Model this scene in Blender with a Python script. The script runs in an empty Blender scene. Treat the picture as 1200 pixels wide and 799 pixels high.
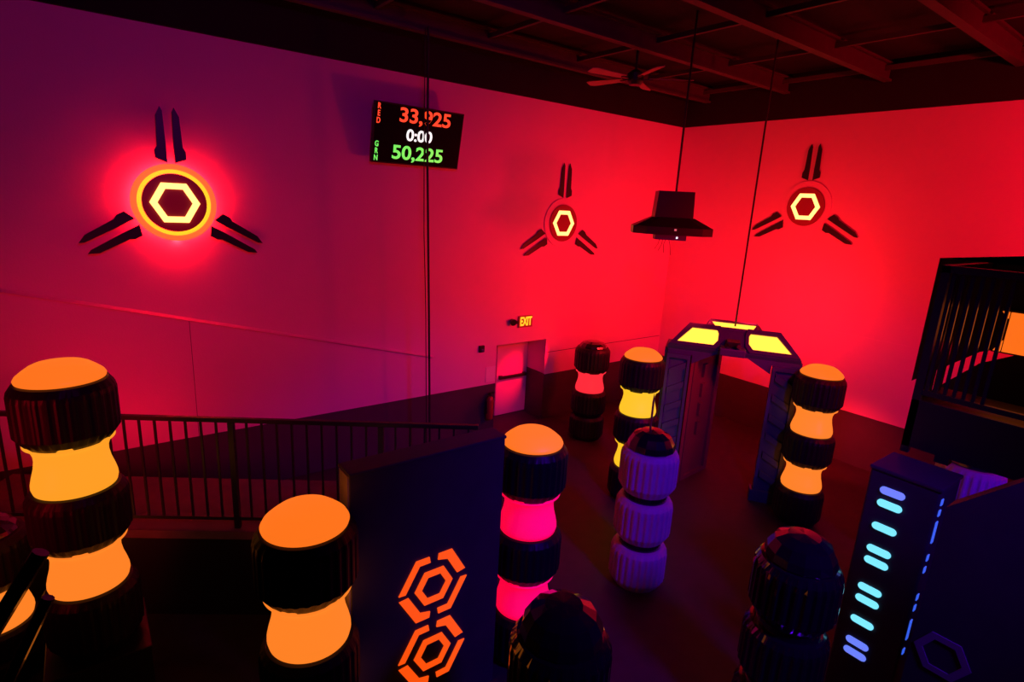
import bpy, bmesh, math, random
from mathutils import Vector, Matrix
random.seed(4)
sc = bpy.context.scene
COL = sc.collection
PI = math.pi

# ------------------------------------------------------------------ camera
YAW, PITCH, ROLL, FPX = math.radians(52.54), math.radians(13.83), math.radians(3.1), 661.0
CAM = Vector((0, 0, 5.0))
f_ = Vector((math.cos(YAW)*math.cos(PITCH), math.sin(YAW)*math.cos(PITCH), -math.sin(PITCH)))
r_ = Vector((math.sin(YAW), -math.cos(YAW), 0))
u_ = r_.cross(f_)
r2 = r_*math.cos(ROLL) + u_*math.sin(ROLL)
u2 = u_*math.cos(ROLL) - r_*math.sin(ROLL)
cd = bpy.data.cameras.new('camera')
cd.sensor_width = 36.0
cd.lens = FPX/1200*36
cd.clip_start = 0.05
cam = bpy.data.objects.new('camera', cd)
COL.objects.link(cam)
m = Matrix.Identity(4)
for i in range(3):
    m[i][0], m[i][1], m[i][2], m[i][3] = r2[i], u2[i], -f_[i], CAM[i]
cam.matrix_world = m
sc.camera = cam

# ------------------------------------------------------------------ world, exposure
w = bpy.data.worlds.new('dark_arena')
sc.world = w
w.use_nodes = True
w.node_tree.nodes['Background'].inputs[0].default_value = (0.0008, 0.0, 0.0010, 1)
w.node_tree.nodes['Background'].inputs[1].default_value = 1.0
sc.view_settings.view_transform = 'Standard'
sc.view_settings.look = 'None'
sc.view_settings.gamma = 1.0
sc.view_settings.use_curve_mapping = False
sc.view_settings.exposure = 0.0

# ------------------------------------------------------------------ stage lights of the arena, and added fills
RED = (1.0, 0.0006, 0.022)
BLUE = (0.16, 0.0, 1.0)
def aim(o, target):
    d = Vector(target) - o.location
    o.rotation_euler = d.to_track_quat('-Z', 'Y').to_euler()
def area(name, loc, target, power, color, size, spread=180):
    l = bpy.data.lights.new(name, 'AREA')
    l.energy = power; l.color = color; l.shape = 'DISK'; l.size = size
    l.spread = math.radians(spread)
    o = bpy.data.objects.new(name, l); COL.objects.link(o)
    o.location = loc; aim(o, target)
    return o
def spot(name, loc, target, power, color, deg, blend=1.0, rad=0.15):
    l = bpy.data.lights.new(name, 'SPOT')
    l.energy = power; l.color = color; l.spot_size = math.radians(deg); l.spot_blend = blend
    l.shadow_soft_size = rad
    o = bpy.data.objects.new(name, l); COL.objects.link(o)
    o.location = loc; aim(o, target)
    return o
# red washes from the mezzanine side towards the far walls
spot('red_wash_light', (8.6, -2.2, 5.6), (12.5, 3.2, 4.9), 2300, RED, 100, 1.0, 0.25)
spot('red_corner_light', (7.9, 2.4, 4.6), (8.4, 9.6, 2.2), 620, RED, 95, 1.0, 0.2)
# violet wash on the long wall, from above the viewer's balcony
spot('violet_wash_light', (1.0, 0.6, 6.9), (3.2, 9.6, 5.9), 330, (0.45, 0.0, 0.55), 100, 1.0, 0.4)
# added red spot behind the railing, standing in for column glow on the wall
spot('red_walkway_fill', (0.2, 8.25, 1.45), (0.6, 9.62, 2.2), 36, RED, 160, 1.0, 0.2)
spot('red_side_fill', (-2.6, 4.6, 2.9), (1.4, 9.62, 2.2), 420, RED, 75, 1.0, 0.6)  # unseen red fill added at the left to brighten the long wall
# unseen red spot added to brighten the recessed door
spot('doorway_fill', (8.55, 8.80, 2.35), (7.85, 10.3, 0.95), 520, RED, 32, 1.0, 0.05)
# ultraviolet flood on the arena floor
spot('ultraviolet_light', (4.0, -2.6, 7.0), (4.9, 4.2, 0.8), 1250, (0.12, 0.0, 1.0), 52, 1.0, 0.5)
spot('ultraviolet_arch_fill', (1.5, -2.0, 7.2), (9.0, 5.2, 1.4), 480, (0.08, 0.0, 1.0), 26, 1.0, 0.3)  # unseen spot added to turn the arch legs blue
# ultraviolet spot added under the mezzanine to brighten the white column
spot('ultraviolet_deck_fill', (7.3, -0.6, 2.4), (9.1, 1.75, 1.7), 120, (0.12, 0.0, 1.0), 60, 1.0, 0.1)

# ------------------------------------------------------------------ materials
MATS = {}
def mat(name, base=(0.5, 0.5, 0.5), rough=0.5, metal=0.0, emit=None, estr=0.0, noise=0.0, nscale=12.0, bump=0.0, bscale=60.0, spec=0.5, coat=0.0):
    if name in MATS: return MATS[name]
    mt = bpy.data.materials.new(name); mt.use_nodes = True
    nt = mt.node_tree; b = nt.nodes['Principled BSDF']
    b.inputs['Base Color'].default_value = (*base, 1)
    b.inputs['Roughness'].default_value = rough
    b.inputs['Metallic'].default_value = metal
    b.inputs['Specular IOR Level'].default_value = spec
    b.inputs['Coat Weight'].default_value = coat
    if emit:
        b.inputs['Emission Color'].default_value = (*emit, 1)
        b.inputs['Emission Strength'].default_value = estr
    tc = nt.nodes.new('ShaderNodeTexCoord')
    if noise > 0:
        n = nt.nodes.new('ShaderNodeTexNoise'); n.inputs['Scale'].default_value = nscale; n.inputs['Detail'].default_value = 6
        nt.links.new(tc.outputs['Object'], n.inputs['Vector'])
        mx = nt.nodes.new('ShaderNodeMix'); mx.data_type = 'RGBA'
        mx.inputs[6].default_value = (*[c*(1-noise) for c in base], 1)
        mx.inputs[7].default_value = (*[min(1, c*(1+noise)) for c in base], 1)
        nt.links.new(n.outputs['Fac'], mx.inputs[0])
        nt.links.new(mx.outputs[2], b.inputs['Base Color'])
    if bump > 0:
        n2 = nt.nodes.new('ShaderNodeTexNoise'); n2.inputs['Scale'].default_value = bscale; n2.inputs['Detail'].default_value = 4
        nt.links.new(tc.outputs['Object'], n2.inputs['Vector'])
        bp = nt.nodes.new('ShaderNodeBump'); bp.inputs['Strength'].default_value = bump; bp.inputs['Distance'].default_value = 0.02
        nt.links.new(n2.outputs['Fac'], bp.inputs['Height'])
        nt.links.new(bp.outputs['Normal'], b.inputs['Normal'])
    MATS[name] = mt
    return mt
def srgb(r, g, b):
    def c(v):
        v /= 255
        return v/12.92 if v <= 0.04045 else ((v+0.055)/1.055)**2.4
    return (c(r), c(g), c(b))
WALL = mat('pale_wall_paint', (0.74, 0.46, 0.62), 0.75, noise=0.05, nscale=1.3, bump=0.12, bscale=45)
DARKBAND = mat('dark_band_paint', (0.055, 0.05, 0.055), 0.65, noise=0.2, nscale=3, bump=0.1)
UPPER = mat('black_upper_wall_paint', (0.005, 0.004, 0.005), 0.9)
CEIL = mat('black_ceiling_paint', (0.008, 0.006, 0.008), 0.9, noise=0.3, nscale=2)
BEAM = mat('sooty_beam_paint', (0.065, 0.05, 0.05), 0.6, noise=0.25, nscale=6)
FLOOR = mat('dark_floor_paint', (0.046, 0.030, 0.040), 0.58, noise=0.35, nscale=5, bump=0.2, bscale=160)
BLACKPL = mat('black_ribbed_plastic', (0.011, 0.010, 0.016), 0.42, noise=0.2, nscale=20, spec=0.3)
GLOSSBL = mat('glossy_black_plastic', (0.016, 0.012, 0.016), 0.16, noise=0.2, nscale=9, coat=1.0)
WHITEPL = mat('white_ribbed_plastic', (0.62, 0.60, 0.64), 0.55, noise=0.08, nscale=10)
BLKMETAL = mat('black_painted_metal', (0.014, 0.013, 0.016), 0.38, metal=0.0, noise=0.15, nscale=14)
GREYMETAL = mat('dark_navy_panel', (0.05, 0.05, 0.24), 0.5, noise=0.2, nscale=7)
BLOCK = mat('dark_painted_panel', (0.050, 0.046, 0.060), 0.6, noise=0.25, nscale=4, bump=0.08)
DOORM = mat('door_paint', (0.62, 0.58, 0.58), 0.5, noise=0.06, nscale=3)
CABLE = mat('black_cable', (0.01, 0.01, 0.01), 0.6)
PAPER = mat('white_paper', (0.8, 0.78, 0.76), 0.7, noise=0.04)
def glow(name, col, s, base=(0.5, 0.4, 0.4)):
    return mat(name, base, 0.45, emit=col, estr=s, noise=0.04, nscale=4)
CAPO = glow('orange_lit_cap', srgb(255, 116, 28), 1.0, (0.07, .05, .06))
RINGY = glow('amber_lit_ring', srgb(255, 158, 36), 1.0, (0.07, .05, .06))
RINGO = glow('orange_lit_ring', srgb(255, 130, 38), 1.0, (0.07, .05, .06))
RINGYY = glow('yellow_lit_ring', srgb(255, 196, 34), 1.0, (0.07, .05, .06))
RINGPK = glow('pink_lit_ring', srgb(250, 0, 62), 1.0, (0.4, .35, .45))
RINGRD = glow('red_lit_ring', srgb(255, 44, 58), 1.0, (0.07, .05, .06))
HEXN = glow('hot_orange_neon', (1.0, 0.40, 0.10), 3.2)
HALO = glow('amber_halo_ring', (1.0, 0.13, 0.008), 1.1)
HALOY = glow('yellow_halo_strip', (1.0, 0.62, 0.0), 1.1)
BACKRED = glow('red_back_light', (1.0, 0.004, 0.012), 80.0)
PANELG = glow('amber_light_panel', (1.0, 0.36, 0.03), 3.0, (.1, .08, .05))
HEXO = glow('orange_lit_cutout', srgb(255, 82, 12), 1.0, (.06, .04, .03))
PILLB = glow('ice_blue_light', srgb(120, 225, 255), 1.15, (.1, .1, .1))
PILLB2 = glow('violet_blue_light', srgb(105, 130, 255), 1.0)
SLITB = glow('deep_blue_light', srgb(50, 95, 235), 1.0)
LIGHTBOX = glow('orange_light_box', srgb(255, 112, 24), 1.0)
TREDS = glow('red_digits', srgb(255, 70, 22), 1.1)
TWHI = glow('white_digits', (1, 1, 1), 1.0)
TGRN = glow('green_digits', srgb(70, 240, 90), 1.0)
EXITY = glow('exit_letters_light', srgb(255, 190, 20), 1.3)
SCREEN = mat('black_screen', (0.004, 0.003, 0.005), 0.7, spec=0.1)
LEDW = glow('white_indicator', (0.9, 0.85, 1.0), 2.0)

# ------------------------------------------------------------------ mesh helpers
def link(name, bm, material, parent=None, smooth=False, loc=None):
    bmesh.ops.recalc_face_normals(bm, faces=bm.faces)
    me = bpy.data.meshes.new(name); bm.to_mesh(me); bm.free()
    me.materials.append(material)
    if smooth:
        for p in me.polygons: p.use_smooth = True
    o = bpy.data.objects.new(name, me); COL.objects.link(o)
    if parent: o.parent = parent
    if loc: o.location = loc
    return o
def inst(o, parent=None, loc=None):
    c = o.copy(); COL.objects.link(c)
    if parent: c.parent = parent
    if loc is not None: c.location = loc
    return c
def tag(o, label, cat, group=None):
    o['label'] = label; o['category'] = cat; o['kind'] = 'thing'
    if group: o['group'] = group
    return o
def thing(name, label, cat, loc=(0, 0, 0), rz=0.0, group=None):
    o = bpy.data.objects.new(name, None); COL.objects.link(o)
    o.empty_display_size = 0.1
    o.location = loc; o.rotation_euler = (0, 0, rz)
    return tag(o, label, cat, group)
def struct(o):
    o['kind'] = 'structure'; return o
def bx(bm, x0, x1, y0, y1, z0, z1, M=None):
    vs = [bm.verts.new(v) for v in ((x0,y0,z0),(x1,y0,z0),(x1,y1,z0),(x0,y1,z0),(x0,y0,z1),(x1,y0,z1),(x1,y1,z1),(x0,y1,z1))]
    if M:
        for v in vs: v.co = M @ v.co
    for q in ((0,3,2,1),(4,5,6,7),(0,1,5,4),(1,2,6,5),(2,3,7,6),(3,0,4,7)):
        bm.faces.new([vs[i] for i in q])
    return vs
def box(*a, bevel=0.0):
    bm = bmesh.new(); bx(bm, *a)
    if bevel > 0:
        bmesh.ops.bevel(bm, geom=list(bm.edges), offset=bevel, segments=2, affect='EDGES', profile=0.5)
    return bm
def prism(bm, pts, fn0, fn1):
    """solid between the outline mapped by fn0 and the one mapped by fn1"""
    a = [bm.verts.new(fn0(*p)) for p in pts]; b = [bm.verts.new(fn1(*p)) for p in pts]
    n = len(pts)
    bm.faces.new(a); bm.faces.new(b[::-1])
    for i in range(n):
        bm.faces.new((a[i], a[(i+1) % n], b[(i+1) % n], b[i]))
def ringprism(bm, outer, inner, fn0, fn1):
    n = len(outer)
    L = [[bm.verts.new(fn(*p)) for p in pts] for fn in (fn0, fn1) for pts in (outer, inner)]
    for i in range(n):
        j = (i+1) % n
        bm.faces.new((L[0][i], L[0][j], L[1][j], L[1][i]))
        bm.faces.new((L[2][i], L[3][i], L[3][j], L[2][j]))
        bm.faces.new((L[0][i], L[2][i], L[2][j], L[0][j]))
        bm.faces.new((L[1][i], L[1][j], L[3][j], L[3][i]))
def tube(bm, pts, r, seg=8):
    pts = [Vector(p) for p in pts]
    rings = []
    for i, p in enumerate(pts):
        d = (pts[min(i+1, len(pts)-1)] - pts[max(i-1, 0)]).normalized()
        up = Vector((0, 0, 1)) if abs(d.z) < 0.9 else Vector((1, 0, 0))
        a = d.cross(up).normalized(); b = d.cross(a)
        rr = r[i] if isinstance(r, (list, tuple)) else r
        rings.append([bm.verts.new(p + a*math.cos(2*PI*k/seg)*rr + b*math.sin(2*PI*k/seg)*rr) for k in range(seg)])
    for i in range(len(rings)-1):
        for k in range(seg):
            bm.faces.new((rings[i][k], rings[i][(k+1) % seg], rings[i+1][(k+1) % seg], rings[i+1][k]))
    bm.faces.new(rings[0][::-1]); bm.faces.new(rings[-1])
def lathe(bm, prof, seg=48, fr=None, fz=None):
    """prof: (r, z); fr(angle_index, i) scales r; fz(angle_index, i) shifts z"""
    rings = []
    for i, (r, z) in enumerate(prof):
        if r < 1e-6:
            rings.append([bm.verts.new((0, 0, z))])
        else:
            ring = []
            for k in range(seg):
                a = 2*PI*k/seg
                rr = r*(fr(k, i) if fr else 1); zz = z + (fz(k, i) if fz else 0)
                ring.append(bm.verts.new((rr*math.cos(a), rr*math.sin(a), zz)))
            rings.append(ring)
    for A, B in zip(rings[:-1], rings[1:]):
        for k in range(seg):
            j = (k+1) % seg
            if len(A) == 1: bm.faces.new((A[0], B[k], B[j]))
            elif len(B) == 1: bm.faces.new((A[k], A[j], B[0]))
            else: bm.faces.new((A[k], A[j], B[j], B[k]))
    if len(rings[0]) > 1: bm.faces.new(rings[0][::-1])
    if len(rings[-1]) > 1: bm.faces.new(rings[-1])
def hexpts(R, flat=True, c=(0, 0), n=6):
    o = 0 if flat else PI/6
    return [(c[0]+R*math.cos(o+i*2*PI/n), c[1]+R*math.sin(o+i*2*PI/n)) for i in range(n)]
def text_mesh(name, body, size, material, parent, M, bold=0.0, align='CENTER', line=1.0, extrude=0.004):
    cu = bpy.data.curves.new('tmp_text', 'FONT')
    cu.body = body; cu.size = size; cu.align_x = align; cu.align_y = 'CENTER'
    cu.offset = bold; cu.extrude = extrude; cu.space_line = line; cu.resolution_u = 6
    to = bpy.data.objects.new('tmp_text', cu); COL.objects.link(to)
    dg = bpy.context.evaluated_depsgraph_get()
    me = bpy.data.meshes.new_from_object(to.evaluated_get(dg))
    bpy.data.objects.remove(to); bpy.data.curves.remove(cu)
    me.name = name
    me.transform(M)
    me.materials.clear(); me.materials.append(material)
    o = bpy.data.objects.new(name, me); COL.objects.link(o); o.parent = parent
    return o

# ================================================================== THE ROOM
YW, XW, ZC, ZP, WB = 9.62, 12.5, 7.95, 7.05, 1.10
X0, Y0 = -6.0, -5.0
DX0, DX1, DZ, DD = 6.96, 8.37, 1.96, 0.69
struct(link('floor', box(X0, XW+0.2, Y0, 10.6, -0.2, 0), FLOOR))
struct(link('ceiling', box(X0, XW+0.2, Y0, 10.6, ZC, ZC+0.2), CEIL))
# long wall with a recessed doorway
bm = bmesh.new()
bx(bm, X0, DX0, YW, YW+0.2, 0, ZP); bx(bm, DX1, XW+0.2, YW, YW+0.2, 0, ZP); bx(bm, DX0, DX1, YW, YW+0.2, DZ, ZP)
bx(bm, DX0-0.12, DX0, YW+0.2, YW+DD, 0, DZ+0.12); bx(bm, DX1, DX1+0.12, YW+0.2, YW+DD, 0, DZ+0.12)
bx(bm, DX0, DX1, YW+0.2, YW+DD, DZ, DZ+0.12); bx(bm, DX0-0.12, DX1+0.12, YW+DD, YW+DD+0.1, 0, DZ+0.12)
struct(link('wall_left', bm, WALL))
bm = bmesh.new(); bx(bm, XW, XW+0.2, Y0, YW, 0, ZP)
struct(link('wall_right', bm, WALL))
bm = bmesh.new(); bx(bm, X0, XW+0.2, Y0-0.2, Y0, 0, ZC); struct(link('wall_back', bm, UPPER))
bm = bmesh.new(); bx(bm, X0-0.2, X0, Y0, YW+0.2, 0, ZC); struct(link('wall_side', bm, UPPER))
# black band above the painted walls
struct(link('trim_1', box(X0, XW-0.06, YW-0.06, YW+0.2, ZP, ZC), UPPER))
struct(link('trim_2', box(XW-0.06, XW+0.2, Y0, YW+0.2, ZP, ZC), UPPER))
# dark lower band of both walls
bm = bmesh.new(); bx(bm, X0, DX0, YW-0.015, YW, 0, WB); struct(link('trim_3', bm, DARKBAND))
bm = bmesh.new(); bx(bm, DX1, XW-0.015, YW-0.015, YW, 0, WB); struct(link('trim_4', bm, DARKBAND))
bm = bmesh.new(); bx(bm, XW-0.015, XW, Y0, YW, 0, WB); struct(link('trim_5', bm, DARKBAND))
bm = bmesh.new(); bx(bm, DX1-0.012, DX1, YW-0.01, YW+DD, 0, WB+0.02); struct(link('trim_6', bm, DARKBAND))
# sloping ledge strip on the long wall and thin seams
def slope_z(x): return 3.53 - 0.262*(x+0.71)
bm = bmesh.new()
prism(bm, [(0.0, 0.0), (-0.06, -0.036), (-0.06, -0.040), (0.0, -0.040)], lambda y, z: (-3.0, YW+y, slope_z(-3.0)+z), lambda y, z: (5.4, YW+y, slope_z(5.4)+z))
struct(link('trim_7', bm, WALL))
struct(link('trim_8', box(8.4, XW-0.02, YW-0.004, YW, 1.63, 1.642), DARKBAND))
struct(link('trim_9', box(1.165, 1.172, YW-0.003, YW, 1.1, 2.98), DARKBAND))
struct(link('trim_10', box(XW-0.004, XW, Y0, YW-0.02, 2.70, 2.71), WALL))
# door leaf in the recess
d = link('door_1', box(7.46, 8.36, YW+DD-0.05, YW+DD, 0.01, DZ-0.01, bevel=0.006), DOORM); struct(d)
bm = bmesh.new(); bx(bm, 7.52, 8.30, YW+DD-0.13, YW+DD-0.09, 0.93, 1.0)
bx(bm, 7.52, 7.60, YW+DD-0.10, YW+DD-0.05, 0.92, 1.01); bx(bm, 8.22, 8.30, YW+DD-0.10, YW+DD-0.05, 0.92, 1.01)
link('push_bar', bm, BLKMETAL, d)
bm = bmesh.new(); bx(bm, 7.52, 7.86, YW+DD-0.11, YW+DD-0.05, DZ-0.12, DZ-0.04)
link('door_closer', bm, GREYMETAL, d)
# ceiling beams, each one a part of the ceiling
ceil = bpy.data.objects['ceiling']
b0 = None
for y in (1.15, 3.1, 5.05, 7.0, 8.95):
    if b0 is None:
        bm = bmesh.new()
        bx(bm, X0, XW-0.07, -0.07, 0.07, 7.56, 7.60); bx(bm, X0, XW-0.07, -0.015, 0.015, 7.60, 7.84); bx(bm, X0, XW-0.07, -0.07, 0.07, 7.84, 7.88)
        b0 = link('beam', bm, BEAM, ceil, loc=(0, y, 0)); 
    else: inst(b0, ceil, (0, y, 0))
j0 = None
for x in (-0.3, 1.8, 3.9, 6.0, 8.1, 10.2, 12.2):
    if j0 is None:
        bm = bmesh.new(); bx(bm, -0.03, 0.03, Y0, YW-0.07, 7.72, 7.80)
        j0 = link('joist', bm, BEAM, ceil, loc=(x, 0, 0))
    else: inst(j0, ceil, (x, 0, 0))

# ================================================================== COLUMNS
RC, RR, RD = 0.317, 0.312, 0.378
def drum_bm(h, r=RD, ribs=30, notch=True, depth=0.022):
    seg = ribs*4
    prof = [(r*0.70, 0.0), (r*0.785, 0.0), (r*0.86, h*0.06), (r, h*0.20), (r, h*0.80), (r*0.975, h*0.88), (r*0.87, h*0.985), (r*0.80, h)]
    def fr(k, i):
        if i in (3, 4): return 1 - (depth if (k % 4) in (0, 1) else 0)
        if i in (2, 5): return 1 - (depth*0.5 if (k % 4) in (0, 1) else 0)
        return 1
    def fz(k, i):
        if not notch or i > 1: return 0
        return 0.028 if (k // (seg//12)) % 2 == 0 and (k % (seg//12)) > 2 else 0
    bm = bmesh.new(); lathe(bm, prof, seg, fr, fz); return bm
def ring_bm(h):
    p = [(0.0, 0), (0.26, 0), (0.302, 0.004), (RR, 0.10), (RR*0.995, 0.17), (RR*0.955, 0.30), (RR*0.885, 0.48), (RR*0.845, 0.66), (RR*0.85, 0.78), (RR*0.90, 0.89), (RR*0.965, 0.96), (RR*1.045, 1.0), (RR*1.045, 1.01), (0.22, 1.012), (0, 1.012)]
    bm = bmesh.new(); lathe(bm, [(r, z if z == 0.004 else z*h) for r, z in p], 64); return bm
def cap_bm():
    p = [(0, 0), (0.29, 0), (0.312, 0.006), (RC, 0.022), (0.304, 0.046), (0.262, 0.084), (0.215, 0.120), (0.185, 0.135), (0.11, 0.147), (0, 0.150)]
    bm = bmesh.new(); lathe(bm, p, 64); return bm
def dome_bm(r, h):   # faceted glossy dome
    p = [(0, 0), (r*0.97, 0), (r, h*0.06), (r*0.95, h*0.35), (r*0.78, h*0.72), (r*0.45, h*0.95), (0, h)]
    bm = bmesh.new(); lathe(bm, p, 14); return bm
HB, HD, HR = 0.60, 0.545, 0.43
proto = {}
def part(key, maker, name, material, parent, z, smooth=False):
    """copies share mesh data through obj.copy()"""
    k = (key, material.name)
    if k not in proto:
        proto[k] = link(name, maker(), material, parent, smooth, (0, 0, z)); return proto[k]
    return inst(proto[k], parent, (0, 0, z))
def lit_column(label, loc, capm, r1, r2, rz=0.0):
    t = thing('light_column', label, 'column', loc, rz, 'stacked drum columns with lit rings')
    part('base', lambda: drum_bm(0.623), 'base_drum', BLACKPL, t, 0)
    part('ring', lambda: ring_bm(HR), 'light_ring', r2, t, 0.623, True)
    part('drum', lambda: drum_bm(0.55), 'drum', BLACKPL, t, 1.048)
    part('ring', lambda: ring_bm(HR), 'light_ring', r1, t, 1.595, True)
    part('drum', lambda: drum_bm(0.55), 'drum', BLACKPL, t, 2.022)
    part('cap', cap_bm, 'light_cap', capm, t, 2.572, True)
    return t
lit_column('lit column with amber cap and amber rings, standing right of the glowing archway', (9.26, 3.887, 0), CAPO, RINGO, RINGO, 0.3)
lit_column('large lit column with orange cap and two rings before the railing at far left', (-0.265, 5.865, 0.785), CAPO, RINGY, RINGO, 0.1)
lit_column('near lit column with orange cap and lower ring beside the dark panel\'s left edge', (1.115, 3.863, 0.02), CAPO, RINGO, RINGO, 0.5)
lit_column('lit column with orange cap and pink rings at the right end of the hexagon panel', (3.55, 4.18, -0.0), CAPO, RINGPK, RINGPK, 0.2)
lit_column('lit column with yellow rings standing between the dark column and the archway', (7.364, 5.95, 0), CAPO, RINGYY, RINGYY, 0.7)
def single_ring_column(label, loc, ringm, base_h=1.10):
    t = thing('light_column', label, 'column', loc, 0.2, 'dark topped columns with one lit ring')
    n = 2
    for i in range(n):
        part('half%.2f' % base_h, lambda: drum_bm(base_h/2), 'base_drum', BLACKPL, t, i*base_h/2)
    part('ring', lambda: ring_bm(HR), 'light_ring', ringm, t, base_h, True)
    part('drum', lambda: drum_bm(0.55), 'drum', BLACKPL, t, base_h+HR-0.003)
    part('dome', lambda: dome_bm(0.30, 0.13), 'dome_top', GLOSSBL, t, base_h+HR+0.547)
    return t
single_ring_column('dark column with one red ring standing by the far wall near the door', (8.551, 8.284, 0), RINGRD)
single_ring_column('dark column with one orange ring cut off by the left picture edge', (-1.10, 6.92, 0), RINGO, 0.62)
def domed_column(label, loc, drumm, group, cat='column', name='drum_column', rz=0.0, top=True):
    t = thing(name, label, cat, loc, rz, group)
    for i in range(3):
        part('d3', lambda: drum_bm(0.60, RD, 28, False, 0.05), 'drum', drumm, t, i*0.69)
        if i < 2: part('collar', lambda: collar_bm(), 'collar', GLOSSBL, t, i*0.69+0.60)
    part('dome3', lambda: dome_bm(0.31, 0.25), 'dome_top', GLOSSBL, t, 1.98)
    return t
def collar_bm():
    bm = bmesh.new(); lathe(bm, [(0, 0), (0.285, 0), (0.285, 0.09), (0, 0.09)], 40); return bm
domed_column('white ribbed column of three drums with dark dome, standing mid floor', (5.674, 4.297, 0), WHITEPL, 'three drum columns with domes')
domed_column('dark glossy domed column cut off by the bottom edge beside the pink ringed column', (2.50, 2.48, -0.0), GLOSSBL, 'three drum columns with domes', rz=0.3)
domed_column('dark glossy domed column standing left of the blue lit pillar', (4.95, 1.96, -0.0), GLOSSBL, 'three drum columns with domes', rz=0.1)
domed_column('white ribbed column half hidden below the balcony, behind the blue lit pillar', (9.1, 1.75, 0), WHITEPL, 'three drum columns with domes', rz=0.2)
# thin rod rising above the white column
bm = bmesh.new(); tube(bm, [(0, 0, 0), (0, 0, 0.42), (0, 0, 0.52)], [0.014, 0.014, 0.003], 8)
rod = link('antenna_rod', bm, mat('red_plastic_rod', (0.35, 0.08, 0.06), 0.3), None, loc=(5.70, 4.36, 2.175))
tag(rod, 'thin pointed rod standing on the dome of the white ribbed column', 'rod')

# ================================================================== PANEL WALL WITH LIT HEXAGONS
BY, BX0, BX1, BZ, BT = 4.0, 1.512, 3.045, 2.83, 0.22
t = thing('panel_wall', 'dark free standing panel with two orange lit hexagon emblems', 'panel', ((BX0+BX1)/2, BY, 0))
o = link('panel', box(BX0-t.location.x, BX1-t.location.x, 0, BT, 0, BZ-0.03), BLOCK, t)
link('top_cap', box(BX0-t.location.x-0.012, BX1-t.location.x+0.012, -0.012, BT+0.012, BZ-0.03, BZ, bevel=0.008), BLOCK, t)
link('lit_edge_face', box(BX0-t.location.x-0.015, BX0-t.location.x, 0.02, BT-0.02, 0, BZ-0.03), mat('lit_edge_tone', (0.35, .3, .3), 0.5), t)  # strip added paler: column glow on the end face put into its colour
cxh = 2.298 - t.location.x
for k, zc in enumerate((1.482, 0.747)):
    em = link('hexagon_emblem', (lambda b: (ringprism(b, hexpts(0.20), hexpts(0.128), lambda a, c: (a+cxh, -0.012, c+zc), lambda a, c: (a+cxh, 0, c+zc)), b)[1])(bmesh.new()), HEXO, t)
    # four bent bars around the hexagon
    H = hexpts(0.375)
    Hi = hexpts(0.305)
    H2 = hexpts(0.275)
    def lerp(p, q, s): return (p[0]+(q[0]-p[0])*s, p[1]+(q[1]-p[1])*s)
    # vertices: 0 right, 1 upper right, 2 upper left, 3 left, 4 lower left, 5 lower right
    def bar(pts):
        b = bmesh.new(); prism(b, pts, lambda a, c: (a+cxh, -0.012, c+zc), lambda a, c: (a+cxh, 0, c+zc)); link('lit_bar', b, HEXO, em)
    # upper right: part of the top edge, wide along the right slope
    bar([lerp(H[1], H[2], 0.38), H[1], lerp(H[1], H[0], 0.80), lerp(H2[1], H2[0], 0.80), H2[1], lerp(Hi[1], Hi[2], 0.38)])
    # upper left
    bar([lerp(H[2], H[1], 0.36), lerp(Hi[2], Hi[1], 0.36), Hi[2], lerp(Hi[2], Hi[3], 0.92), lerp(H[2], H[3], 0.92), H[2]])
    # lower left, wide along the left slope
    bar([lerp(H[3], H[4], 0.10), H[4], lerp(H[4], H[5], 0.38), lerp(Hi[4], Hi[5], 0.38), H2[4], lerp(H2[3], H2[4], 0.10)])
    # lower right
    bar([lerp(H[5], H[4], 0.36), H[5], lerp(H[5], H[0], 0.92), lerp(Hi[5], Hi[0], 0.92), Hi[5], lerp(Hi[5], Hi[4], 0.36)])

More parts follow.
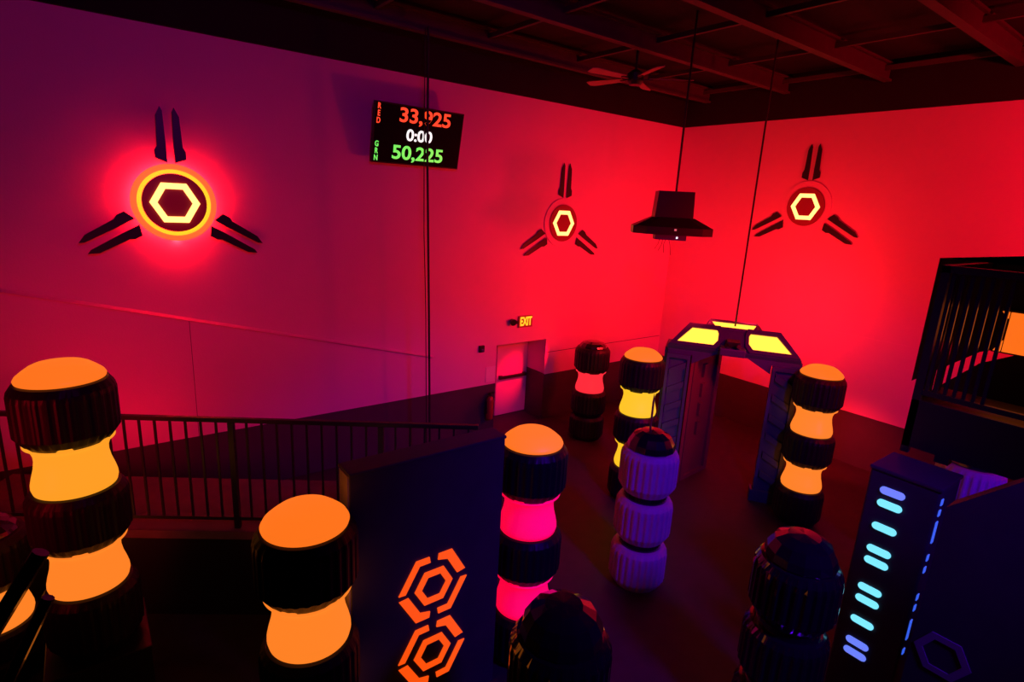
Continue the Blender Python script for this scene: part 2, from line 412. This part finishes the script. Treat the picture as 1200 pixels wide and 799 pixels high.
# ================================================================== WALL EMBLEMS
def blade_outline(s):
    """one blade along +r at side s; (side, r)"""
    a, b = 0.048*s, 0.158*s
    m_ = 0.146*s
    return [(a, 0.545), (b+0.03*s, 0.60), (b+0.03*s, 0.70), (m_+0.01*s, 0.76), (m_-0.005*s, 1.16), (0.085*s, 1.28), (0.058*s, 1.22), (a, 0.80)]
def emblem(label, loc, rz, halo):
    t = thing('wall_emblem', label, 'emblem', loc, rz, 'three bladed wall emblems')
    # local: x right along the wall, y into the wall (0 at the wall face), z up
    b = bmesh.new(); N = 48
    k = 1.0 if halo else 0.28      # how far it stands off the wall
    F = lambda y: (lambda x, z: (x, y*k, z))
    circ = lambda R: [(R*math.cos(2*PI*i/N), R*math.sin(2*PI*i/N)) for i in range(N)]
    disc = mat('backlit_red_disc', (0.20, 0.04, 0.04), 0.4, emit=(1.0, 0.0, 0.01), estr=0.07)
    prism(b, circ(0.40), F(-0.18), F(-0.13)); ds = link('disc', b, disc, t)
    if halo:
        b = bmesh.new(); ringprism(b, circ(0.53), circ(0.455), F(-0.15), F(-0.12)); link('outer_ring', b, HALO, t)
        b = bmesh.new(); ringprism(b, circ(0.455), circ(0.405), F(-0.155), F(-0.12)); link('halo_ring', b, HALOY, t)
        b = bmesh.new(); ringprism(b, circ(0.50), circ(0.46), F(-0.115), F(-0.09)); link('back_light', b, BACKRED, t)
    else:
        b = bmesh.new(); ringprism(b, circ(0.53), circ(0.405), F(-0.10), F(0)); link('outer_ring', b, WALL, t)
    if halo:   # unseen red spot added behind the lower rim to brighten the ledge
        spot('ledge_fill_spot', (loc[0], YW-0.045, loc[2]-0.49), (loc[0], YW-0.03, loc[2]-2.2), 36, (1.0, 0.003, 0.004), 150, 1.0, 0.012)
    b = bmesh.new(); prism(b, circ(0.34), F(-0.13), F(0)); link('mount', b, BLKMETAL, t)
    b = bmesh.new(); ringprism(b, hexpts(0.312), hexpts(0.218), F(-0.20), F(-0.18)); link('hexagon_light', b, HEXN, ds)
    for ang in (PI/2, PI/2+2*PI/3, PI/2-2*PI/3):
        ca, sa = math.cos(ang), math.sin(ang)
        for s in (-1, 1):
            b = bmesh.new()
            f = lambda y: (lambda a, r: (r*ca - a*sa, y*k, r*sa + a*ca))
            prism(b, blade_outline(s), f(-0.14), f(-0.09)); bl = link('blade', b, BLKMETAL, t)
            b = bmesh.new(); c_ = 0.10*s
            prism(b, [(c_-0.015, 0.62), (c_+0.015, 0.62), (c_+0.015, 0.68), (c_-0.015, 0.68)], f(-0.09), f(0)); link('stand_off', b, BLKMETAL, bl)
    return t
emblem('three bladed wall emblem with a bright amber halo ring, at left', (1.10, YW, 4.735), 0, True)
emblem('three bladed wall emblem with lit hexagon, right of the scoreboard screen', (8.60, YW, 4.60), 0, False)
emblem('three bladed wall emblem with lit hexagon, high on the wall behind the archway', (XW, 6.20, 5.23), -PI/2, False)

# ================================================================== SCOREBOARD
t = thing('scoreboard_screen', 'black scoreboard screen with red, white and green numbers on the long wall', 'screen', (4.87, 9.42, 5.53))
t.rotation_euler = (0.20, 0, 0)
link('casing', box(-0.85, 0.85, 0, 0.07, 0, 0.97, bevel=0.008), BLKMETAL, t)
s = link('display', box(-0.83, 0.83, -0.004, 0.0, 0.02, 0.95), SCREEN, t)
link('wall_bracket', box(-0.2, 0.2, 0.07, 0.24, 0.35, 0.65), BLKMETAL, t)
FX = Matrix.Rotation(PI/2, 4, 'X')
def tx(x, z, y=-0.008, sx=1.0, sz=1.0): return Matrix.Translation((x, y, z)) @ FX @ Matrix.Diagonal((sx, sz, 1, 1))
text_mesh('red_score', '33,925', 0.30, TREDS, s, tx(0.09, 0.80, sx=1.24, sz=1.06), 0.006)
text_mesh('clock', '0:00', 0.235, TWHI, s, tx(0.0, 0.49, sx=1.24, sz=1.12), 0.005)
text_mesh('green_score', '50,225', 0.30, TGRN, s, tx(0.01, 0.19, sx=1.24, sz=1.06), 0.006)
text_mesh('red_team_name', 'R\nE\nD', 0.125, TREDS, s, tx(-0.775, 0.785, sx=0.75), 0.003, line=0.90)
text_mesh('green_team_name', 'G\nR\nN', 0.125, TGRN, s, tx(-0.775, 0.19, sx=0.75), 0.003, line=0.90)

# ================================================================== DOOR AREA
t = thing('exit_sign', 'lit EXIT sign with emergency lamp on the wall above the door', 'sign', (7.69, YW, 2.31))
link('housing', box(-0.19, 0.19, -0.05, 0, 0, 0.26, bevel=0.006), mat('red_lit_sign_face', (0.35, .1, .1), 0.5), t)
text_mesh('letters', 'EXIT', 0.215, EXITY, t, tx(0, 0.13, -0.056, 0.74, 1.25), 0.006)
lh = link('lamp_arm', box(-0.36, -0.19, -0.05, 0, 0.10, 0.16), BLKMETAL, t)
bm = bmesh.new(); tube(bm, [(-0.37, -0.02, 0.17), (-0.39, -0.12, 0.15)], [0.05, 0.075], 14); link('lamp_head', bm, BLKMETAL, lh)
t = thing('alarm_strobe', 'small dark alarm box on the wall left of the door', 'alarm', (6.55, YW, 1.86))
link('body', box(-0.065, 0.065, -0.05, 0, 0, 0.15, bevel=0.01), BLKMETAL, t)
link('lens', box(-0.03, 0.03, -0.075, -0.05, 0.03, 0.08, bevel=0.008), GREYMETAL, t)
t = thing('wall_notice', 'pale notice sheet on the wall beside the door', 'notice', (6.82, YW, 1.16))
link('sheet', box(-0.125, 0.125, -0.012, -0.0, 0, 0.34), PAPER, t)
link('lower_sheet', box(-0.122, 0.122, -0.018, -0.012, 0.0, 0.10), PAPER, t)
t = thing('fire_extinguisher', 'fire extinguisher hanging low on the dark wall beside the door', 'extinguisher', (6.77, YW-0.11, 0.34))
bm = bmesh.new(); lathe(bm, [(0, 0), (0.07, 0), (0.08, 0.02), (0.08, 0.42), (0.06, 0.49), (0.03, 0.52), (0, 0.52)], 24); link('cylinder', bm, mat('red_enamel', (0.45, .03, .03), 0.3), t, True)
link('valve', box(-0.02, 0.02, -0.02, 0.02, 0.52, 0.58), BLKMETAL, t)
link('handle', box(-0.02, 0.10, -0.015, 0.015, 0.58, 0.61), BLKMETAL, t)
bm = bmesh.new(); tube(bm, [(0.0, -0.02, 0.56), (-0.08, -0.04, 0.55), (-0.115, -0.04, 0.42), (-0.10, -0.03, 0.15)], 0.012, 8); link('hose', bm, CABLE, t)
link('bracket', box(-0.03, 0.03, 0.075, 0.112, 0.25, 0.40), BLKMETAL, t)

# ================================================================== ARCHWAY
wv = Vector((-0.55, 0.835, 0)).normalized()
rt_ = -wv; dp = Vector((wv.y, -wv.x, 0))
AO = (Vector((8.96, 4.11, 0)) + wv*1.025)*1.05
AM = Matrix(((rt_.x, dp.x, 0, AO.x), (rt_.y, dp.y, 0, AO.y), (0, 0, 1, 0), (0, 0, 0, 1))) @ Matrix.Diagonal((1.05, 1.05, 0.96, 1))
t = thing('light_arch', 'angular dark archway with three glowing amber roof panels', 'archway')
t.matrix_world = AM
# roof: sloped front with left and right wings (plane through b=0,z=2.78 and b=.55,z=3.08), raised rear cap
def rz_(b): return 2.78 + b*0.30/0.55
def sl(off): return lambda a, b: (a, b - off*0.48, rz_(b) + off*0.88)
def roofpart(name, pts, o0, o1, mt, parent):
    b = bmesh.new(); prism(b, pts, sl(o0), sl(o1)); return link(name, b, mt, parent)
roof = roofpart('roof', [(-1.04, 0), (1.04, 0), (0.74, 0.60), (-0.74, 0.60)], -0.10, 0.0, GREYMETAL, t)
def frame(name, outer, inner, o0, o1, mt, parent):
    b = bmesh.new(); ringprism(b, outer, inner, sl(o0), sl(o1)); return link(name, b, mt, parent)
for s, nm in ((-1, 'l'), (1, 'r')):
    inner = [(0.90*s, 0.09), (0.68*s, 0.47), (0.27*s, 0.47), (0.245*s, 0.40), (0.245*s, 0.21), (0.31*s, 0.09)]
    outer = [(1.02*s, 0.01), (0.74*s, 0.58), (0.22*s, 0.58), (0.19*s, 0.45), (0.19*s, 0.15), (0.26*s, 0.01)]
    frame('panel_frame', outer, inner, 0.0, 0.035, GREYMETAL, roof)
    pl = roofpart('light_panel', inner, 0.002, 0.014, PANELG, roof)
# rear cap
def cz(b): return 3.06 + (b-0.5)*0.10
b = bmesh.new(); prism(b, [(-0.50, 0.52), (0.50, 0.52), (0.42, 1.10), (-0.42, 1.10)], lambda a, q: (a, q, cz(q)-0.16), lambda a, q: (a, q, cz(q))); rc = link('rear_cap', b, GREYMETAL, t)
fo = [(-0.46, 0.54), (0.46, 0.54), (0.40, 1.08), (-0.40, 1.08)]; fi = [(-0.30, 0.60), (0.30, 0.60), (0.38, 0.95), (-0.38, 0.95)]
b = bmesh.new(); ringprism(b, fo, fi, lambda a, q: (a, q, cz(q)), lambda a, q: (a, q, cz(q)+0.03)); link('panel_frame', b, GREYMETAL, rc)
b = bmesh.new(); prism(b, fi, lambda a, q: (a, q, cz(q)+0.002), lambda a, q: (a, q, cz(q)+0.014)); link('light_panel', b, PANELG, rc)
# centre sensor box
cb = link('sensor_box', box(-0.20, 0.20, -0.10, 0.34, 2.72, 2.86, bevel=0.02), GREYMETAL, t)
bm = bmesh.new(); bx(bm, -0.10, 0.10, -0.02, 0.24, 2.86, 2.97); link('sensor_housing', bm, BLKMETAL, cb)
for dx in (-0.09, 0.07):
    bm = bmesh.new(); tube(bm, [(dx, -0.05, 2.90), (dx*1.2, -0.13, 2.93)], [0.05, 0.035], 12); link('sensor', bm, GLOSSBL, cb)
# lintel and legs
b = bmesh.new()
prism(b, [(-1.02, 2.62), (-0.62, 2.62), (-0.62, 2.46), (-0.24, 2.70), (0.24, 2.70), (0.62, 2.46), (0.62, 2.62), (1.02, 2.62), (1.03, 2.79), (-1.03, 2.79)],
      lambda a, z: (a, 0.04, z), lambda a, z: (a, 0.16, z))
link('lintel', b, GREYMETAL, t)
def slotted(name, a0, a1, b0, b1, z0, z1, slots, th=0.07, mt=GREYMETAL):
    """panel from (a0,b0) to (a1,b1); slots = slanted raised ribs between z values"""
    p0, p1 = Vector((a0, b0, 0)), Vector((a1, b1, 0)); e = (p1-p0); L = e.length; e.normalize(); n = Vector((e.y, -e.x, 0))
    f = lambda off: (lambda u, z: tuple(p0 + e*(u*L) + n*off + Vector((0, 0, z))))
    b = bmesh.new(); prism(b, [(0, z0), (1, z0), (1, z1), (0, z1)], f(-th), f(0)); pn = link(name, b, mt, t)
    b = bmesh.new(); ringprism(b, [(0, z0), (1, z0), (1, z1), (0, z1)], [(0.12, z0+0.08), (0.88, z0+0.08), (0.88, z1-0.08), (0.12, z1-0.08)], f(0), f(0.05)); link('leg_frame', b, mt, pn)
    for (u0, za, u1, zb, hh) in slots:
        b = bmesh.new(); prism(b, [(u0, za), (u1, zb), (u1, zb+hh), (u0, za+hh)], f(0.0), f(0.05)); link('slat', b, mt, pn)
    return pn
SL = [(0.16, z, 0.84, z+0.16, 0.12) for z in (0.35, 0.72, 1.09, 1.46, 1.83, 2.20)]
SR = [(0.16, z+0.16, 0.84, z, 0.12) for z in (0.35, 0.72, 1.09, 1.46, 1.83, 2.20)]
slotted('front_leg', -1.03, -0.64, 0.04, 0.04, 0, 2.62, SL)
slotted('front_leg', 0.64, 1.03, 0.04, 0.04, 0, 2.62, SR)
slotted('inner_panel', -0.60, -0.16, 0.18, 0.98, 0, 2.86, [(0.40, z, 0.52, z, 0.26) for z in (0.9, 1.3, 1.7, 2.1)], mt=mat('red_lit_grey_panel', (0.12, .09, .09), 0.45))  # red light falling on this side is mixed into the panel colour
slotted('outer_panel', -1.03, -1.03, 0.80, 0.12, 0, 2.70, [])
slotted('outer_panel', 1.03, 1.03, 0.12, 0.80, 0, 2.70, [])
b = bmesh.new(); bx(b, -0.62, -0.57, 0.08, 0.14, 0, 2.55); link('edge_trim', b, mat('orange_glint_edge', (0.25, .14, .08), 0.3), t)  # orange glint on this edge is put into its colour
for s in (-1, 1):
    b = bmesh.new(); bx(b, min(0.60*s, 1.03*s), max(0.60*s, 1.03*s), -0.02, 0.20, 0, 0.22); link('foot', b, GREYMETAL, t)
# unseen red spots added around the arch to brighten both walls and dark band
for p, tg, pw, dg in (((0.25, 1.0, 3.32), (12.5, 7.0, 3.4), 640, 150), ((-0.35, 0.75, 3.36), (8.6, 9.62, 3.6), 520, 150), ((1.0, 1.1, 1.6), (12.5, 4.4, 0.25), 330, 60)):
    spot('arch_wall_fill', AM @ Vector(p), tg, pw, (1.0, 0.010, 0.014), dg, 1.0, 0.25)

# ================================================================== HANGING THINGS
# hat shaped unit hanging in front of the corner
HP = Vector((7.78, 6.02, 0)); hz = math.atan2(HP.y, HP.x) - PI/2
t = thing('hanging_pod', 'black hat shaped unit hanging from a rod in the room corner', 'hanging unit', (HP.x, HP.y, 4.62), hz + 0.16)
b = bmesh.new(); prism(b, [(-0.31, 0), (0.30, 0), (0.28, 0.44), (-0.28, 0.44)], lambda a, z: (a, -0.22, z+0.24), lambda a, z: (a, 0.22, z+0.24)); link('box', b, BLKMETAL, t)
def oct_(wx, wy, c): return [(-wx, -wy+c), (-wx+c, -wy), (wx-c, -wy), (wx, -wy+c), (wx, wy-c), (wx-c, wy), (-wx+c, wy), (-wx, wy-c)]
b = bmesh.new(); prism(b, oct_(0.63, 0.42, 0.2), lambda a, y: (a, y, 0), lambda a, y: (a, y, 0.12)); br = link('brim', b, BLKMETAL, t)
b = bmesh.new(); prism(b, oct_(1, 1, 0.3), lambda a, y: (a*0.62, y*0.41, 0.12), lambda a, y: (a*0.33, y*0.24, 0.27)); link('skirt', b, BLKMETAL, t)
b = bmesh.new(); bx(b, -0.27, 0.22, -0.25, 0.05, -0.085, 0); us = link('sensor_tray', b, GREYMETAL, t)
b = bmesh.new(); bx(b, 0.06, 0.085, -0.256, -0.25, -0.055, -0.03); link('indicator', b, LEDW, us)
b = bmesh.new(); bx(b, -0.01, 0.025, -0.43, -0.42, 0.07, 0.10); link('indicator', b, mat('dim_indicator', (.3, .2, .2), .4, emit=(1, .2, .25), estr=0.5), br)
for k in range(4):
    b = bmesh.new(); x = -0.18 + 0.05*k; tube(b, [(x, -0.12, -0.085), (x+random.uniform(-.03, .03), -0.13, -0.16), (x+random.uniform(-.08, .08), -0.14, -0.24-0.03*k)], 0.004, 5); link('loose_wire', b, CABLE, us)
b = bmesh.new(); tube(b, [(0.02, 0, 0.67), (0.02, 0, ZC-4.62)], 0.018, 8); link('rod', b, BLKMETAL, t)
# cables
b = bmesh.new(); tube(b, [(4.68, 8.70, 7.60), (4.70, 8.70, 5.6), (4.78, 8.70, 3.0), (4.86, 8.70, 0.02)], 0.020, 8)
c1 = tag(link('hanging_cable', b, CABLE), 'thick black cable dropping from the ceiling in front of the scoreboard', 'cable')
b = bmesh.new(); tube(b, [(4.66, 8.76, 7.60), (4.665, 8.76, 6.0), (4.69, 8.76, 4.4), (4.75, 8.76, 3.0), (4.82, 8.76, 0.02)], 0.008, 6)
tag(link('hanging_cable', b, CABLE), 'thin wire hanging just left of the thick scoreboard cable', 'cable')
b = bmesh.new(); ct = AM @ Vector((0.02, 0.80, 3.10)); tube(b, [(ct.x, ct.y, ct.z), (ct.x, ct.y, ZC)], 0.016, 8)
tag(link('hanging_cable', b, CABLE), 'black cable running from the ceiling down to the archway roof', 'cable')
# ceiling fan
t = thing('ceiling_fan', 'dark ceiling fan with broad blades under the black ceiling', 'fan', (7.95, 7.27, 7.12))
b = bmesh.new(); lathe(b, [(0, -0.05), (0.10, -0.04), (0.14, 0.02), (0.14, 0.14), (0.06, 0.2), (0, 0.2)], 24); hub = link('hub', b, BLKMETAL, t)
b = bmesh.new(); tube(b, [(0, 0, 0.2), (0, 0, 0.72)], 0.025, 8); link('down_rod', b, BLKMETAL, t)
FANB = mat('brown_fan_blade', (0.34, 0.18, 0.15), 0.45, noise=0.3, nscale=8)
for k in range(5):
    a = k*2*PI/5 + 5.55
    M = Matrix.Rotation(a, 4, 'Z') @ Matrix.Rotation(0.22, 4, 'X')
    b = bmesh.new(); prism(b, [(0.24, -0.06), (0.90, -0.10), (0.98, -0.07), (0.98, 0.07), (0.90, 0.10), (0.24, 0.06)], lambda x, y: M @ Vector((x, y, 0.06)), lambda x, y: M @ Vector((x, y, 0.072))); bl = link('blade', b, FANB, t)
    b = bmesh.new(); bx(b, 0.10, 0.30, -0.02, 0.02, 0.045, 0.06, M); link('blade_arm', b, BLKMETAL, bl)

# ================================================================== RAMP PLATFORM AND RAILING
pA, pB = Vector((-1.7, 8.386, 0)), Vector((3.40, 4.98, 0))
e = (pB-pA).normalized(); n = Vector((-e.y, e.x, 0))
if n.y < 0: n = -n
L = (pB-pA).length; PZ = 1.15
ra = math.atan2(e.y, e.x)
t = thing('walkway_platform', 'raised dark walkway running behind the black railing', 'platform', pA, ra)
link('deck', box(0, L, -0.10, 1.15, PZ-0.10, PZ), mat('walkway_carpet', (0.13, .08, .08), 0.8, noise=0.3, nscale=6), t)
link('fascia', box(0, L, -0.06, 1.11, 0, PZ-0.10), BLKMETAL, t)
t = thing('railing', 'long black metal railing with upright bars along the raised walkway', 'railing', (pA.x, pA.y, PZ), ra)
RH = 1.36
link('top_rail', box(0, L, -0.03, 0.03, RH-0.05, RH, bevel=0.006), BLKMETAL, t)
link('bottom_rail', box(0, L, -0.02, 0.02, 0.10, 0.14), BLKMETAL, t)
bal = None; post = None
k = 0; x = 0.08
while x < L:
    if k % 10 == 0:
        if post is None: post = link('post', box(-0.03, 0.03, -0.03, 0.03, 0, RH-0.05), BLKMETAL, t, loc=(x, 0, 0))
        else: inst(post, t, (x, 0, 0))
    else:
        if bal is None: bal = link('baluster', box(-0.011, 0.011, -0.011, 0.011, 0.14, RH-0.05), BLKMETAL, t, loc=(x, 0, 0))
        else: inst(bal, t, (x, 0, 0))
    x += 0.165; k += 1
# plinth below the large left column
t = thing('plinth', 'low dark plinth under the large lit column at far left', 'plinth', (-0.265, 5.865, 0))
link('plinth_body', box(-0.39, 0.39, -0.39, 0.39, 0, 0.745), BLKMETAL, t)
link('plinth_top', box(-0.40, 0.40, -0.40, 0.40, 0.745, 0.785, bevel=0.01), BLKMETAL, t)
# sloped handrail at the lower left corner
t = thing('stair_handrail', 'glossy black sloping handrail crossing the lower left corner', 'handrail', (-0.42, 2.6, 0))
b = bmesh.new(); tube(b, [(0.165, 0.0, 3.585), (-0.10, 0, 3.16), (-0.30, 0, 2.84)], 0.030, 10); link('top_rail', b, GLOSSBL, t)
b = bmesh.new(); tube(b, [(0.165, 0.0, 3.38), (-0.02, 0, 3.01), (-0.25, 0, 2.55)], 0.022, 10); link('middle_rail', b, GLOSSBL, t)
b = bmesh.new(); tube(b, [(-0.26, 0, 0), (-0.26, 0, 2.93)], 0.028, 10); link('post', b, GLOSSBL, t)

# ================================================================== BLUE LIT PILLAR
PX, PY0, PY1, PZT = 6.0, 1.31, 1.90, 2.68
t = thing('blue_pillar', 'dark square pillar with rows of glowing blue pill lights', 'pillar', (PX, PY0, 0))
link('body', box(0, 0.55, 0, PY1-PY0, 0, PZT-0.04, bevel=0.02), BLOCK, t)
link('top_plate', box(-0.01, 0.56, -0.01, PY1-PY0+0.01, PZT-0.04, PZT, bevel=0.01), BLOCK, t)
def pill(l, h):
    pts = []
    for i in range(9): a = -PI/2 + PI*i/8; pts.append((l/2-h/2+h/2*math.cos(a), h/2*math.sin(a)))
    for i in range(9): a = PI/2 + PI*i/8; pts.append((-l/2+h/2+h/2*math.cos(a), h/2*math.sin(a)))
    return pts
PLEN, PH = 0.215, 0.075
pzs = (2.47, 2.335, 2.085, 1.835, 1.705, 1.395, 1.26, 1.01, 0.755, 0.63)
for i, z in enumerate(pzs):
    b = bmesh.new(); prism(b, pill(PLEN, PH), lambda y, q: (-0.012, 1.675-PY0+y, z+q), lambda y, q: (0.0, 1.675-PY0+y, z+q))
    link('pill_light', b, PILLB2 if i in (0, 8, 9) else PILLB, t)
for z, hh in ((2.53, .03), (2.42, .03), (2.22, .11), (1.95, .03), (1.82, .03), (1.52, .03), (1.40, .03), (1.15, .11), (0.90, .03)):
    b = bmesh.new(); bx(b, 0.05, 0.10, -0.008, 0, z-hh, z+hh); link('slit_light', b, SLITB, t)

# dark slab with a hexagon at the lower right
t = thing('corner_slab', 'dark slab with a dull violet hexagon outline in the lower right corner', 'panel', (5.2, 1.085, 0))
b = bmesh.new(); prism(b, [(0, 0), (0, 2.86), (-0.45, 3.32), (-2.2, 3.32), (-2.2, 0)], lambda y, z: (0, y, z), lambda y, z: (0.20, y, z)); sb = link('slab', b, BLOCK, t)
b = bmesh.new(); ringprism(b, hexpts(0.195, c=(-0.215, 1.63)), hexpts(0.135, c=(-0.215, 1.63)), lambda y, z: (-0.01, y, z), lambda y, z: (0, y, z)); link('hexagon_outline', b, mat('violet_outline', (0.30, 0.18, 0.35), 0.5), t)

# ================================================================== BALCONY TOWER
TX, TY1, TY0 = 6.6, 1.87, -2.6
t = thing('balcony', 'dark raised balcony with railing at the right edge', 'balcony', (TX, TY1, 0))
YB = TY0-TY1
link('deck', box(0, 0.8, YB, 0, 2.77, 3.27), BLKMETAL, t)
link('rear_beam', box(0.8, 1.34, YB, YB+0.3, 2.77, 3.0), BLKMETAL, t)
link('corner_post', box(0.0, 0.07, -0.07, 0.0, 2.70, 4.62), BLKMETAL, t)
link('top_rail', box(0, 0.07, YB, 0, 4.56, 4.63), BLKMETAL, t)
link('side_rail', box(0.07, 1.4, -0.07, 0, 4.56, 4.63), BLKMETAL, t)
link('bottom_rail', box(0.01, 0.06, YB, -0.07, 3.33, 3.38), BLKMETAL, t)
link('support_post', box(-0.0, 0.10, -0.42, -0.30, 2.70, 2.77), BLKMETAL, t)
GLB = mat('glossy_black_bar', (0.03, 0.02, 0.02), 0.2)
bb = None
for i in list(range(7)) + list(range(13, 58)):
    y = -0.10 - 0.075*i
    if bb is None: bb = link('baluster', box(0.02, 0.048, -0.014, 0.014, 3.38, 4.56), GLB, t, loc=(0, y, 0))
    else: inst(bb, t, (0, y, 0))
sbb = None
for i in range(4):
    x = 0.22 + 0.15*i
    if sbb is None: sbb = link('side_baluster', box(-0.014, 0.014, -0.05, -0.022, 3.27, 4.56), GLB, t, loc=(x, 0, 0))
    else: inst(sbb, t, (x, 0, 0))
for i, x in enumerate((0.1, 0.6)):
    b = bmesh.new(); bx(b, x, x+0.14, -2.0, -1.86, 0, 2.77); link('leg', b, BLKMETAL, t)
# screens at the back of the balcony with a slanting gap between them
def yz(x): return lambda y, z: (x-TX, y-TY1, z)
b = bmesh.new(); prism(b, [(2.30, 3.13), (1.72, 3.64), (-0.5, 5.0), (-0.5, 4.63), (2.30, 4.63)], yz(7.96), yz(8.02)); link('back_panel', b, BLKMETAL, t)
b = bmesh.new(); prism(b, [(2.20, 2.80), (2.08, 3.07), (1.69, 3.52), (-0.5, 4.80), (-0.5, 2.80)], yz(7.90), yz(7.95)); link('stair_side', b, BLKMETAL, t)
t2 = thing('light_box', 'orange light box mounted high on the balcony at the right edge', 'light', (7.84, 1.53, 3.71))
link('frame', box(0.0, 0.05, -0.78, 0.08, -0.02, 0.45), BLKMETAL, t2)
link('light_panel', box(-0.03, 0, -0.75, -0.015, 0.0, 0.43), LIGHTBOX, t2)
b = bmesh.new(); prism(b, [(0.06, 0.43), (0.0, 0.43), (0.0, 0.36)], lambda y, z: (-0.03, y, z), lambda y, z: (0, y, z)); link('light_corner', b, LIGHTBOX, t2)
b = bmesh.new(); prism(b, [(0.06, 0.0), (0.0, 0.0), (0.0, 0.12)], lambda y, z: (-0.03, y, z), lambda y, z: (0, y, z)); link('light_corner', b, LIGHTBOX, t2)
